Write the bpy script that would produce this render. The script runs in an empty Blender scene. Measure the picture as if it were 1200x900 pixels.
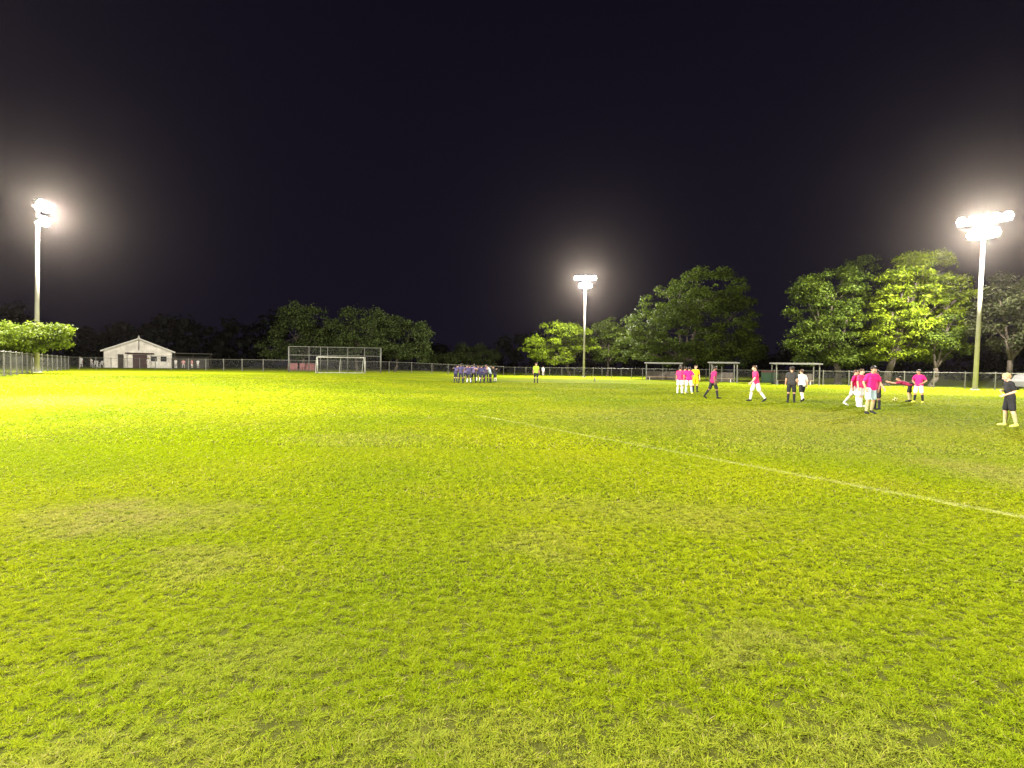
import bpy, bmesh, math, random
import numpy as np
from mathutils import Vector, Matrix, Quaternion

S = bpy.context.scene
COL = S.collection
R = math.radians

# ------------------------------------------------------------------ camera, world, exposure
F_PX, ROLL, PITCH, CAM_H = 600.0, 0.75, 1.85, 1.45        # focal length in pixels of a 1200 wide frame
cam_d = bpy.data.cameras.new('camera')
cam_d.sensor_width = 36.0
cam_d.lens = 36.0 * F_PX / 1200.0
cam_d.clip_end = 2000
cam = bpy.data.objects.new('camera', cam_d)
COL.objects.link(cam)
S.camera = cam
_fw = Vector((0, math.cos(R(PITCH)), -math.sin(R(PITCH))))
_rt0 = Vector((1, 0, 0)); _up0 = _rt0.cross(_fw)
_rt = _rt0 * math.cos(R(ROLL)) - _up0 * math.sin(R(ROLL)) * -1      # image turned clockwise: right end of horizon lower
_up = _rt.cross(_fw)
cam.matrix_world = Matrix(((_rt.x, _up.x, -_fw.x, 0), (_rt.y, _up.y, -_fw.y, 0), (_rt.z, _up.z, -_fw.z, CAM_H), (0, 0, 0, 1)))

W = bpy.data.worlds.new('World'); S.world = W; W.use_nodes = True
_bg = W.node_tree.nodes['Background']
_tc = W.node_tree.nodes.new('ShaderNodeTexCoord'); _sx = W.node_tree.nodes.new('ShaderNodeSeparateXYZ')
_cr = W.node_tree.nodes.new('ShaderNodeValToRGB')
W.node_tree.links.new(_tc.outputs['Generated'], _sx.inputs[0]); W.node_tree.links.new(_sx.outputs['Z'], _cr.inputs[0])
W.node_tree.links.new(_cr.outputs[0], _bg.inputs[0])
_cr.color_ramp.elements[0].position = 0.0; _cr.color_ramp.elements[0].color = (0.0066, 0.0052, 0.0122, 1)
_cr.color_ramp.elements[1].position = 0.7; _cr.color_ramp.elements[1].color = (0.0038, 0.0029, 0.0084, 1)
_bg.inputs[1].default_value = 1.0

S.view_settings.view_transform = 'Standard'; S.view_settings.look = 'None'
S.view_settings.exposure = 0.08; S.view_settings.gamma = 1.0
S.render.engine = 'CYCLES'
S.cycles.use_denoising = True
S.cycles.max_bounces = 5; S.cycles.diffuse_bounces = 2; S.cycles.glossy_bounces = 2
S.cycles.transmission_bounces = 3; S.cycles.volume_bounces = 0; S.cycles.transparent_max_bounces = 8
S.cycles.sample_clamp_indirect = 2.0
S.cycles.caustics_reflective = False; S.cycles.caustics_refractive = False
S.render.film_transparent = False

LAMP_COL = (1.0, 0.93, 0.80)
HAZE = 0.00005

# ------------------------------------------------------------------ pixel -> world helpers (placing only)
def smooth(t):
    t = np.clip(t, 0.0, 1.0); return t * t * (3 - 2 * t)
def g(x, y):                                   # the ground climbs a little to the far left
    return 0.45 * smooth((-np.asarray(x, float) - 2.0) / 18.0) * smooth((np.asarray(y, float) - 5.0) / 25.0)
def gz(x, y): return float(g(x, y))
def ray(px, py):
    return (_fw + _rt * ((px - 600) / F_PX) - _up * ((py - 450) / F_PX))
def on_ground(px, py):
    d = ray(px, py); lo = 0.5
    t = lo
    while t < 400:
        p = d * t
        if CAM_H + p.z <= gz(p.x, p.y): break
        t += 0.05 + t * 0.002
    p = d * t
    return Vector((p.x, p.y, gz(p.x, p.y)))
def at_y(px, py, y):
    d = ray(px, py); t = y / d.y
    return Vector((d.x * t, y, CAM_H + d.z * t))
def scale_at(y): return F_PX / y               # pixels (1200 wide) per metre

# ------------------------------------------------------------------ materials
def new_mat(name):
    m = bpy.data.materials.new(name); m.use_nodes = True
    return m, m.node_tree, m.node_tree.nodes['Principled BSDF']
def mat(name, col, rough=0.6, var=0.18, scale=6.0, metal=0.0, bump=0.0):
    m, nt, b = new_mat(name)
    tc = nt.nodes.new('ShaderNodeTexCoord')
    n = nt.nodes.new('ShaderNodeTexNoise'); n.inputs['Scale'].default_value = scale; n.inputs['Detail'].default_value = 4
    nt.links.new(tc.outputs['Object'], n.inputs['Vector'])
    r = nt.nodes.new('ShaderNodeValToRGB')
    r.color_ramp.elements[0].position = 0.3; r.color_ramp.elements[1].position = 0.72
    r.color_ramp.elements[0].color = tuple(c * (1 - var) for c in col) + (1,)
    r.color_ramp.elements[1].color = tuple(min(1, c * (1 + var)) for c in col) + (1,)
    nt.links.new(n.outputs['Fac'], r.inputs['Fac']); nt.links.new(r.outputs['Color'], b.inputs['Base Color'])
    b.inputs['Roughness'].default_value = rough; b.inputs['Metallic'].default_value = metal
    b.inputs['Specular IOR Level'].default_value = 0.3
    if bump:
        bp = nt.nodes.new('ShaderNodeBump'); bp.inputs['Strength'].default_value = bump; bp.inputs['Distance'].default_value = 0.02
        nt.links.new(n.outputs['Fac'], bp.inputs['Height']); nt.links.new(bp.outputs['Normal'], b.inputs['Normal'])
    return m

def mixrgb(nt, fac, a, b, mode='MIX'):
    m = nt.nodes.new('ShaderNodeMix'); m.data_type = 'RGBA'; m.blend_type = mode
    for sock, v in ((m.inputs[0], fac), (m.inputs[6], a), (m.inputs[7], b)):
        if hasattr(v, 'is_output'): nt.links.new(v, sock)
        elif isinstance(v, (int, float)): sock.default_value = v
        else: sock.default_value = tuple(v) + (1,)
    return m.outputs[2]
def ramp(nt, sock, p0, p1, v0=0.0, v1=1.0):
    m = nt.nodes.new('ShaderNodeMapRange'); m.interpolation_type = 'SMOOTHSTEP'
    nt.links.new(sock, m.inputs[0])
    for i, v in zip((1, 2, 3, 4), (p0, p1, v0, v1)): m.inputs[i].default_value = v
    return m.outputs[0]
def mth(nt, op, a, b=None, clamp=False):
    m = nt.nodes.new('ShaderNodeMath'); m.operation = op; m.use_clamp = clamp
    for sock, v in zip(m.inputs, (a, b)):
        if v is None: continue
        if hasattr(v, 'is_output'): nt.links.new(v, sock)
        else: sock.default_value = v
    return m.outputs[0]
def noise(nt, vec, scale, detail=4, rough=0.55, dist=0.0):
    n = nt.nodes.new('ShaderNodeTexNoise'); n.inputs['Scale'].default_value = scale
    n.inputs['Detail'].default_value = detail; n.inputs['Roughness'].default_value = rough; n.inputs['Distortion'].default_value = dist
    nt.links.new(vec, n.inputs['Vector'])
    return n.outputs['Fac']

# worn, dry or lush places of this lawn: x, y, radius x, radius y, strength
DRY = [(160, 605, 150, 26, 0.62), (225, 665, 90, 20, 0.34), (60, 880, 180, 60, 0.30), (890, 752, 40, 10, 0.30), (1190, 560, 90, 40, 0.5),
       (640, 640, 120, 20, 0.22), (420, 515, 120, 10, 0.25), (1000, 520, 260, 20, 0.28), (940, 860, 220, 60, 0.25), (60, 470, 110, 10, 0.3),
       (520, 900, 760, 130, 0.24), (900, 492, 330, 22, 0.36), (300, 760, 160, 40, 0.18), (760, 600, 200, 22, 0.2)]
LUSH = [(250, 520, 200, 26, 0.9), (350, 600, 160, 40, 0.6), (90, 455, 150, 8, 0.6), (880, 640, 90, 20, 0.45), (610, 790, 60, 40, 0.35)]
def patches(lst):
    out = []
    for px, py, rx, ry, s in lst:
        c = on_ground(px, py); e = on_ground(px, py - ry); f = on_ground(px, py + ry)
        out.append((c.x, c.y, max(0.25, rx * c.y / F_PX), max(0.25, (e.y - f.y) / 2), s))
    return out
def lawn_colour(nt):
    geo = nt.nodes.new('ShaderNodeNewGeometry'); P = geo.outputs['Position']
    big = noise(nt, P, 0.16, 3); mid = noise(nt, P, 0.7, 5, 0.6, 0.4); fine = noise(nt, P, 5.0, 6, 0.65)
    c = mixrgb(nt, ramp(nt, big, 0.36, 0.66), (0.158, 0.212, 0.0060), (0.228, 0.264, 0.0060))
    c = mixrgb(nt, mth(nt, 'MULTIPLY', ramp(nt, mid, 0.50, 0.74), 0.45), c, (0.225, 0.225, 0.022))
    warp = nt.nodes.new('ShaderNodeTexNoise'); warp.inputs['Scale'].default_value = 1.3; warp.inputs['Detail'].default_value = 4
    nt.links.new(P, warp.inputs['Vector'])
    wv = nt.nodes.new('ShaderNodeVectorMath'); wv.operation = 'MULTIPLY_ADD'
    nt.links.new(warp.outputs['Color'], wv.inputs[0]); wv.inputs[1].default_value = (1.4, 1.4, 0); wv.inputs[2].default_value = (-0.7, -0.7, 0)
    ad = nt.nodes.new('ShaderNodeVectorMath'); ad.operation = 'ADD'; nt.links.new(P, ad.inputs[0]); nt.links.new(wv.outputs[0], ad.inputs[1])
    def mask(lst):
        tot = None
        for x, y, rx, ry, s in patches(lst):
            m1 = nt.nodes.new('ShaderNodeVectorMath'); m1.operation = 'SUBTRACT'; nt.links.new(ad.outputs[0], m1.inputs[0]); m1.inputs[1].default_value = (x, y, 0)
            m2 = nt.nodes.new('ShaderNodeVectorMath'); m2.operation = 'MULTIPLY'; nt.links.new(m1.outputs[0], m2.inputs[0]); m2.inputs[1].default_value = (1 / rx, 1 / ry, 0)
            m3 = nt.nodes.new('ShaderNodeVectorMath'); m3.operation = 'LENGTH'; nt.links.new(m2.outputs[0], m3.inputs[0])
            v = ramp(nt, m3.outputs['Value'], 0.25, 1.15, s, 0.0)
            tot = v if tot is None else mth(nt, 'MAXIMUM', tot, v)
        return tot
    c = mixrgb(nt, mask(LUSH), c, (0.190, 0.245, 0.0010))
    dm = mth(nt, 'MULTIPLY', mask(DRY), ramp(nt, fine, 0.30, 0.62, 0.35, 1.0))
    c = mixrgb(nt, dm, c, (0.260, 0.225, 0.090))
    return c, P, fine

def ground_material():
    m, nt, b = new_mat('lawn')
    c, P, fine = lawn_colour(nt)
    n2 = noise(nt, P, 22.0, 5, 0.7)
    c = mixrgb(nt, 1.0, c, mixrgb(nt, ramp(nt, n2, 0.3, 0.7), (0.46, 0.47, 0.45), (0.90, 0.92, 0.85)), 'MULTIPLY')
    sp = nt.nodes.new('ShaderNodeSeparateXYZ'); nt.links.new(P, sp.inputs[0])
    soil = mixrgb(nt, fine, (0.030, 0.036, 0.006), (0.070, 0.074, 0.014))      # bare thatch between the blades, which cover the near half
    c = mixrgb(nt, ramp(nt, sp.outputs['Y'], 9.0, 20.0), soil, c)
    nt.links.new(c, b.inputs['Base Color'])
    b.inputs['Roughness'].default_value = 0.95; b.inputs['Specular IOR Level'].default_value = 0.02
    bp = nt.nodes.new('ShaderNodeBump'); bp.inputs['Strength'].default_value = 0.7; bp.inputs['Distance'].default_value = 0.05
    nt.links.new(mth(nt, 'ADD', n2, fine), bp.inputs['Height']); nt.links.new(bp.outputs['Normal'], b.inputs['Normal'])
    return m
def blade_material():
    m, nt, b = new_mat('grass_blades')
    c, P, fine = lawn_colour(nt)
    at = nt.nodes.new('ShaderNodeAttribute'); at.attribute_name = 'rnd'
    pt = nt.nodes.new('ShaderNodeAttribute'); pt.attribute_name = 'paint'
    k = mixrgb(nt, at.outputs['Fac'], (0.66, 0.76, 0.7), (1.42, 1.30, 1.15))
    c = mixrgb(nt, 1.0, c, k, 'MULTIPLY')
    c = mixrgb(nt, ramp(nt, at.outputs['Fac'], 0.965, 0.985), c, (0.30, 0.25, 0.11))
    c = mixrgb(nt, mth(nt, 'MULTIPLY', pt.outputs['Fac'], 0.36), c, (0.42, 0.40, 0.17))
    nt.links.new(c, b.inputs['Base Color']); b.inputs['Roughness'].default_value = 0.8; b.inputs['Specular IOR Level'].default_value = 0.02
    tr = nt.nodes.new('ShaderNodeBsdfTranslucent'); nt.links.new(c, tr.inputs['Color'])
    mx = nt.nodes.new('ShaderNodeMixShader'); mx.inputs[0].default_value = 0.35
    nt.links.new(b.outputs[0], mx.inputs[1]); nt.links.new(tr.outputs[0], mx.inputs[2])
    nt.links.new(mx.outputs[0], nt.nodes['Material Output'].inputs['Surface'])
    return m
def leaf_material(name, dark, light, transl=0.35):
    m, nt, b = new_mat(name)
    at = nt.nodes.new('ShaderNodeAttribute'); at.attribute_name = 'rnd'
    geo = nt.nodes.new('ShaderNodeNewGeometry')
    n = noise(nt, geo.outputs['Position'], 0.55, 3)
    f = mth(nt, 'ADD', mth(nt, 'MULTIPLY', at.outputs['Fac'], 0.6), mth(nt, 'MULTIPLY', ramp(nt, n, 0.35, 0.65), 0.4))
    c = mixrgb(nt, f, dark, light)
    nt.links.new(c, b.inputs['Base Color']); b.inputs['Roughness'].default_value = 0.6; b.inputs['Specular IOR Level'].default_value = 0.08
    tr = nt.nodes.new('ShaderNodeBsdfTranslucent'); nt.links.new(c, tr.inputs['Color'])
    mx = nt.nodes.new('ShaderNodeMixShader'); mx.inputs[0].default_value = transl
    nt.links.new(b.outputs[0], mx.inputs[1]); nt.links.new(tr.outputs[0], mx.inputs[2])
    nt.links.new(mx.outputs[0], nt.nodes['Material Output'].inputs['Surface'])
    return m
def emit_mat(name, col, strength):
    m, nt, b = new_mat(name)
    b.inputs['Base Color'].default_value = (0.8, 0.8, 0.8, 1)
    b.inputs['Emission Color'].default_value = tuple(col) + (1,); b.inputs['Emission Strength'].default_value = strength
    m.cycles.emission_sampling = 'NONE'
    return m

M = {
    'steel': mat('galvanised_steel', (0.42, 0.42, 0.40), 0.5, 0.15, 3.0, 0.4),
    'pole': mat('painted_pole', (0.20, 0.19, 0.165), 0.55, 0.14, 1.5),
    'housing': mat('lamp_housing', (0.10, 0.10, 0.10), 0.5, 0.2, 5.0, 0.3),
    'lens': emit_mat('lamp_lens', (1.0, 0.95, 0.84), 60.0),
    'bark': mat('bark', (0.032, 0.025, 0.018), 0.9, 0.4, 5.0, 0, 0.6),
    'steel_dim': mat('weathered_steel', (0.06, 0.06, 0.052), 0.6, 0.25, 2.0),
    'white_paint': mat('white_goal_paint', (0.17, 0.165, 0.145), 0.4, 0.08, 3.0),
    'net': mat('net_cord', (0.08, 0.08, 0.075), 0.8, 0.1),
    'wire': mat('fence_wire', (0.075, 0.075, 0.072), 0.5, 0.15, 2.0, 0.3),
    'fence_post': mat('fence_post', (0.085, 0.083, 0.072), 0.55, 0.2, 2.0, 0.2),
    'wall': mat('cream_board_wall', (0.60, 0.57, 0.50), 0.8, 0.28, 0.7),
    'roof': mat('pale_metal_roof', (0.40, 0.40, 0.37), 0.6, 0.2, 0.8),
    'trim': mat('white_trim', (0.52, 0.50, 0.44), 0.6, 0.08),
    'door_red': mat('dark_red_door', (0.035, 0.012, 0.011), 0.6, 0.3, 3.0),
    'dark': mat('dark_wood', (0.035, 0.028, 0.022), 0.7, 0.3, 3.0),
    'glass': mat('dark_window_glass', (0.012, 0.014, 0.018), 0.12, 0.2),
    'red_board': mat('red_board', (0.065, 0.005, 0.005), 0.6, 0.25, 1.2),
    'green_cloth': mat('dark_green_windscreen', (0.022, 0.050, 0.028), 0.8, 0.3, 1.0),
    'white_plastic': mat('white_plastic', (0.55, 0.54, 0.51), 0.45, 0.06),
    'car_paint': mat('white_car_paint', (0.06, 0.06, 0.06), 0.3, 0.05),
    'tyre': mat('tyre_rubber', (0.02, 0.02, 0.02), 0.85, 0.2),
    'rim': mat('wheel_rim', (0.45, 0.45, 0.46), 0.35, 0.1, 4.0, 0.8),
    'lampglass': mat('headlight_glass', (0.6, 0.6, 0.6), 0.15, 0.1),
    'shelter_roof': mat('grey_shelter_roof', (0.075, 0.075, 0.065), 0.7, 0.25, 1.5),
    'bench': mat('bench_wood', (0.20, 0.14, 0.08), 0.8, 0.3, 4.0),
    'line': mat('line_chalk', (0.20, 0.21, 0.06), 0.9, 0.35, 3.0),
    'shed': mat('grey_shed_wall', (0.05, 0.047, 0.042), 0.8, 0.25, 1.0),
}
LEAF = {
    'bright': leaf_material('bright_leaves', (0.040, 0.068, 0.003), (0.120, 0.158, 0.007)),
    'layered': leaf_material('tiered_leaves', (0.016, 0.030, 0.002), (0.135, 0.172, 0.006)),
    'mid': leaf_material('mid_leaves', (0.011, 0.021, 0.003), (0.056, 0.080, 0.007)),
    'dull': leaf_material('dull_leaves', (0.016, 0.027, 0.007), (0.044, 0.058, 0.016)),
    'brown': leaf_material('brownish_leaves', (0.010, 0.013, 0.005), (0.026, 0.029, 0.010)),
    'wood': leaf_material('far_wood_leaves', (0.002, 0.003, 0.002), (0.005, 0.006, 0.004)),
}

# ------------------------------------------------------------------ object helpers
def link(o, parent=None):
    COL.objects.link(o)
    if parent is not None: o.parent = parent
    return o
def thing(name, label, cat, loc=(0, 0, 0), rz=0.0, group=None):
    o = bpy.data.objects.new(name, None); link(o); o.location = loc; o.rotation_euler = (0, 0, rz)
    o.empty_display_size = 0.3
    o['label'] = label; o['category'] = cat
    if group: o['group'] = group
    return o
def tag(o, label=None, cat=None, group=None, kind=None):
    if label: o['label'] = label
    if cat: o['category'] = cat
    if group: o['group'] = group
    if kind: o['kind'] = kind
    return o
def mesh_np(name, verts, faces, m, parent=None, smooth_=False, face_attr=None):
    verts = np.asarray(verts, np.float32); faces = np.asarray(faces, np.int32)
    me = bpy.data.meshes.new(name); k = faces.shape[1]; n = len(faces)
    me.vertices.add(len(verts)); me.vertices.foreach_set('co', verts.ravel())
    me.loops.add(n * k); me.loops.foreach_set('vertex_index', faces.ravel())
    me.polygons.add(n); me.polygons.foreach_set('loop_start', np.arange(0, n * k, k, dtype=np.int32))
    if smooth_: me.polygons.foreach_set('use_smooth', np.ones(n, bool))
    for a, v in (face_attr or {}).items():
        at = me.attributes.new(a, 'FLOAT', 'FACE'); at.data.foreach_set('value', np.asarray(v, np.float32))
    me.update(calc_edges=True)
    me.materials.append(m)
    return link(bpy.data.objects.new(name, me), parent)
class MB:
    def __init__(s): s.bm = bmesh.new()
    def box(s, c, d, rot=None, bev=0.0):
        mtx = Matrix.Translation(c) @ (rot.to_4x4() if rot else Matrix()) @ Matrix.Diagonal((d[0], d[1], d[2], 1))
        r = bmesh.ops.create_cube(s.bm, size=1.0, matrix=mtx)
        if bev:
            es = list({e for v in r['verts'] for e in v.link_edges})
            bmesh.ops.bevel(s.bm, geom=es, offset=bev, segments=2, affect='EDGES', profile=0.6)
        return s
    def tube(s, a, b, r0, r1=None, n=8):
        a = Vector(a); b = Vector(b); r1 = r0 if r1 is None else r1
        d = b - a; q = d.to_track_quat('Z', 'Y').to_matrix().to_4x4()
        bmesh.ops.create_cone(s.bm, cap_ends=True, segments=n, radius1=r0, radius2=max(r1, 1e-4), depth=d.length,
                              matrix=Matrix.Translation((a + b) / 2) @ q)
        return s
    def path(s, pts, radii, n=7):
        for i in range(len(pts) - 1):
            s.tube(pts[i], pts[i + 1], radii[i], radii[i + 1], n)
            if i: s.ball(pts[i], radii[i], 1)
        return s
    def ball(s, c, r, sub=2):
        bmesh.ops.create_icosphere(s.bm, subdivisions=sub, radius=r, matrix=Matrix.Translation(c)); return s
    def prism(s, poly, axis, a, b):            # polygon of (u, v) swept from a to b along an axis
        def P(u, v, t): return {'x': (t, u, v), 'y': (u, t, v), 'z': (u, v, t)}[axis]
        v0 = [s.bm.verts.new(P(u, v, a)) for u, v in poly]; v1 = [s.bm.verts.new(P(u, v, b)) for u, v in poly]
        n = len(poly)
        s.bm.faces.new(v0); s.bm.faces.new(v1[::-1])
        for i in range(n): s.bm.faces.new((v0[i], v0[(i + 1) % n], v1[(i + 1) % n], v1[i]))
        return s
    def build(s, name, m, parent=None, smooth_=False):
        bmesh.ops.recalc_face_normals(s.bm, faces=s.bm.faces)
        me = bpy.data.meshes.new(name); s.bm.to_mesh(me); s.bm.free()
        if smooth_:
            me.polygons.foreach_set('use_smooth', np.ones(len(me.polygons), bool))
        me.materials.append(m)
        return link(bpy.data.objects.new(name, me), parent)
def boxes_tubes_np(A, B, r):
    """square thin tubes from A[i] to B[i] -> verts, faces"""
    A = np.asarray(A, float); B = np.asarray(B, float); d = B - A; d /= np.linalg.norm(d, axis=1)[:, None]
    ref = np.where(np.abs(d[:, 2:3]) > 0.9, [[1.0, 0, 0]], [[0, 0, 1.0]])
    u = np.cross(d, ref); u /= np.linalg.norm(u, axis=1)[:, None]; v = np.cross(d, u)
    vs = np.stack([A + r * u, A + r * v, A - r * u, A - r * v, B + r * u, B + r * v, B - r * u, B - r * v], 1).reshape(-1, 3)
    base = np.arange(len(A))[:, None] * 8
    f = np.concatenate([base + np.array([[i, (i + 1) % 4, 4 + (i + 1) % 4, 4 + i]]) for i in range(4)])
    return vs, f

# ------------------------------------------------------------------ setting: ground, lines, grass
def axis(lo, hi, steps):
    out = [lo]
    while out[-1] < hi:
        c = abs(out[-1]); out.append(out[-1] + (0.7 if c < 40 else 2.5 if c < 110 else 20))
    return np.array(out)
GX = axis(-260, 260, 0); GY = axis(-120, 300, 0)
gx, gy = np.meshgrid(GX, GY); vg = np.stack([gx, gy, g(gx, gy)], -1).reshape(-1, 3)
nx, ny = len(GX), len(GY)
ii, jj = np.meshgrid(np.arange(nx - 1), np.arange(ny - 1)); b0 = (jj * nx + ii).ravel()
ground = mesh_np('ground', vg, np.stack([b0, b0 + 1, b0 + nx + 1, b0 + nx], 1), ground_material(), smooth_=True)
ground['kind'] = 'structure'

LINES = []
def pitch_line(a, b, w):
    a = np.array(a); b = np.array(b); d = (b - a) / np.linalg.norm(b - a); n = np.array([-d[1], d[0]]) * w / 2
    L = np.linalg.norm(b - a); k = int(L / 0.25) + 2
    c = a[None] + d[None] * np.linspace(0, L, k)[:, None]
    vs = np.concatenate([c + n, c - n]); vs = np.concatenate([vs, (g(vs[:, 0], vs[:, 1]) + 0.004)[:, None]], 1)
    i = np.arange(k - 1)
    o = mesh_np('pitch_line', vs, np.stack([i, i + 1, k + i + 1, k + i], 1), M['line']); o['kind'] = 'structure'
    LINES.append((a, d, L, w))
p0 = on_ground(1290, 625.5); p1 = on_ground(1100, 589); pv = on_ground(560, 487)
pm = on_ground(820, 539)
pitch_line((p0.x, p0.y), (pv.x, pv.y), 0.15)

def grass():
    rng = np.random.default_rng(7)
    P = []; Wd = []; H = []
    for d0, d1, dens, w, h in ((1.3, 3.2, 54000, 0.0035, 0.0122), (3.2, 5.5, 24000, 0.0052, 0.0155), (5.5, 9, 8000, 0.0092, 0.022),
                               (9, 14, 1500, 0.018, 0.035), (14, 22, 500, 0.030, 0.037), (22, 34, 150, 0.045, 0.040), (34, 50, 62, 0.065, 0.042)):
        half = lambda y: y * 1.06 + 0.6
        n = int((d1 - d0) * 2 * half((d0 + d1) / 2) * dens)
        y = np.sqrt(rng.uniform(d0 * d0, d1 * d1, n)); x = rng.uniform(-1, 1, n) * half(y)
        P.append(np.stack([x, y], 1)); Wd.append(np.full(n, w)); H.append(np.full(n, h))
    P = np.concatenate(P); Wd = np.concatenate(Wd); H = np.concatenate(H); n = len(P)
    # clumps: sums of sines at odd angles make an uneven, non repeating height and lean field
    def field(seed, lam):
        r = np.random.default_rng(seed); out = np.zeros(n)
        for _ in range(30):
            a = r.uniform(0, 2 * math.pi); k = 2 * math.pi / (lam * r.uniform(0.45, 2.2)); ph = r.uniform(0, 6.28)
            out += np.sin(k * (P[:, 0] * math.cos(a) + P[:, 1] * math.sin(a)) + ph)
        return out / math.sqrt(15)
    cl = field(1, 0.060) * 0.75 + field(2, 0.24) * 0.30
    cl = cl * (1 - 0.6 * smooth((P[:, 1] - 3.5) / 9)); far_ = smooth((P[:, 1] - 3.5) / 9)
    H = H * np.clip(0.90 + 0.50 * cl, 0.25, 2.0) * rng.uniform(0.55, 1.15, n)
    keep = rng.uniform(0, 1, n) < np.clip(1.02 + 0.50 * cl, 0.16, 1.0)
    for px, py in ((376, 772), (631, 882), (201, 886), (452, 702), (95, 808), (283, 805), (306, 858), (395, 852), (620, 868), (545, 820), (1010, 705), (960, 590), (720, 700), (180, 700), (330, 690), (830, 800), (1105, 835)):
        dv = on_ground(px, py); e = ((P[:, 0] - dv.x) / rng.uniform(.8, 1.6)) ** 2 + (P[:, 1] - dv.y) ** 2
        keep &= e > (0.010 + 0.006 * dv.y * rng.uniform(0.5, 1)) ** 2 * rng.uniform(0.5, 1.8, n)
    fx = field(3, 0.10); fy = field(4, 0.10)
    ang = np.arctan2(fy, fx) + rng.normal(0, 1.3, n); lean = np.abs(rng.normal(0.80, 0.45, n)) + 0.9 * smooth((P[:, 1] - 8) / 8); H = H * (1 - 0.3 * smooth((P[:, 1] - 8) / 8))
    paint = np.zeros(n)
    for a, d, L, w in LINES:
        r = P - a; t = r @ d; s = np.abs(r[:, 0] * -d[1] + r[:, 1] * d[0])
        paint = np.maximum(paint, ((t > 0) & (t < L) & (s < w * 0.55 + rng.normal(0, 0.022, n))).astype(float) * rng.uniform(0.2, 1.0, n) * np.clip(1.15 - t / L, 0.05, 1))
    P, Wd, H, ang, lean, paint = (v[keep] for v in (P, Wd, H, ang, lean, paint)); n = len(P)
    yaw = rng.uniform(0, 2 * math.pi, n)
    base = np.concatenate([P, g(P[:, 0], P[:, 1])[:, None] - 0.002], 1)
    side = np.stack([np.cos(yaw), np.sin(yaw), np.zeros(n)], 1) * Wd[:, None] / 2
    ld = np.stack([np.cos(ang) * lean, np.sin(ang) * lean, np.ones(n)], 1)
    mid = base + ld * (H * 0.55)[:, None]
    tip = base + np.stack([np.cos(ang) * lean * 1.9, np.sin(ang) * lean * 1.9, np.full(n, 0.95)], 1) * H[:, None]
    v = np.stack([base - side, base + side, mid + side * 0.9, mid - side * 0.9, tip + side * 0.25, tip - side * 0.25], 1).reshape(-1, 3)
    b = np.arange(n)[:, None] * 6
    f = np.stack([b + [0, 1, 2, 3], b + [3, 2, 4, 5]], 1).reshape(-1, 4)
    rnd = np.repeat(rng.uniform(0, 1, n), 2)
    o = mesh_np('grass', v, f, blade_material(), face_attr={'rnd': rnd, 'paint': np.repeat(paint, 2)})
    o['kind'] = 'stuff'; o['label'] = 'short yellow green mown grass blades covering the near half of the pitch'; o['category'] = 'grass'
grass()

# ------------------------------------------------------------------ floodlight poles
def flood_pole(label, base, yaw, height, power, lean=0.0, arm2=True, warm=LAMP_COL, up_x=(-1.5, -0.75, 0.0, 0.75, 1.5), low_x=(-0.78, 0.0, 0.78)):
    t = thing('floodlight_pole', label, 'floodlight', base, yaw, 'floodlight poles round the field')
    t.rotation_euler = (0, lean, yaw) if not lean else (0, 0, yaw)
    if lean: t.rotation_euler = (Quaternion((0, 1, 0), lean) @ Quaternion((0, 0, 1), yaw)).to_euler()
    MB().tube((0, 0, 0.05), (0, 0, height), 0.19, 0.11, 16).build('pole', M['pole'], t, True)
    MB().box((0, 0, 0.03), (0.6, 0.6, 0.06)).box((0.2, 0.2, 0.09), (0.05, 0.05, 0.07)).box((-0.2, 0.2, 0.09), (0.05, 0.05, 0.07)) \
        .box((0.2, -0.2, 0.09), (0.05, 0.05, 0.07)).box((-0.2, -0.2, 0.09), (0.05, 0.05, 0.07)).build('base_plate', M['steel'], t)
    rows = [(height - 0.15, up_x)]
    if arm2: rows.append((height - 1.45, low_x))
    for z, xs in rows:
        L = xs[-1] * 2 + 0.6
        MB().box((0, -0.16, z - 0.28), (L, 0.11, 0.11)).box((0, -0.02, z - 0.28), (0.34, 0.36, 0.2)).build('crossarm', M['housing'], t)
        for x in xs:
            tilt = Matrix.Rotation(R(22 + 4 * math.sin(x * 9)), 3, 'X')
            mb = MB()
            c = Vector((x, -0.34, z + 0.08))
            # tapered housing, wide at the lens
            r = bmesh.ops.create_cone(mb.bm, cap_ends=True, segments=16, radius1=0.37, radius2=0.2, depth=0.36,
                                      matrix=Matrix.Translation(c) @ tilt.to_4x4() @ Matrix.Rotation(R(90), 4, 'X') @ Matrix.Rotation(R(180), 4, 'X') @ Matrix.Rotation(R(45), 4, 'Z'))
            mb.tube((x, -0.17, z - 0.24), c + Vector((0, 0.05, -0.05)), 0.04, 0.04, 6)
            mb.box(c + tilt @ Vector((0, -0.22, 0.385)), (0.5, 0.16, 0.02), tilt)
            fl = mb.build('floodlight', M['housing'], t)
            lb = MB(); bmesh.ops.create_uvsphere(lb.bm, u_segments=16, v_segments=8, radius=0.335, matrix=Matrix.Translation(c + tilt @ Vector((0, -0.17, 0))) @ tilt.to_4x4() @ Matrix.Diagonal((1, 0.42, 1, 1)))
            lb.build('lens', M['lens'], fl)
        ld = bpy.data.lights.new('floodlight_beam', 'POINT'); ld.energy = power * (1.0 if len(rows) == 1 else (0.55 if z > height - 1 else 0.45))
        ld.color = warm; ld.shadow_soft_size = 0.32
        lo = bpy.data.objects.new('floodlight_beam', ld); link(lo, t); lo.location = (0, -0.95, z - 0.05)
    return t
PL = on_ground(43, 436.8); PM = on_ground(684, 441.8); PR = on_ground(1142.5, 457)
P_VIS = 62000
def face(p, tx, ty): return math.atan2(ty - p.y, tx - p.x) + math.pi / 2        # local -Y towards target
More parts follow.
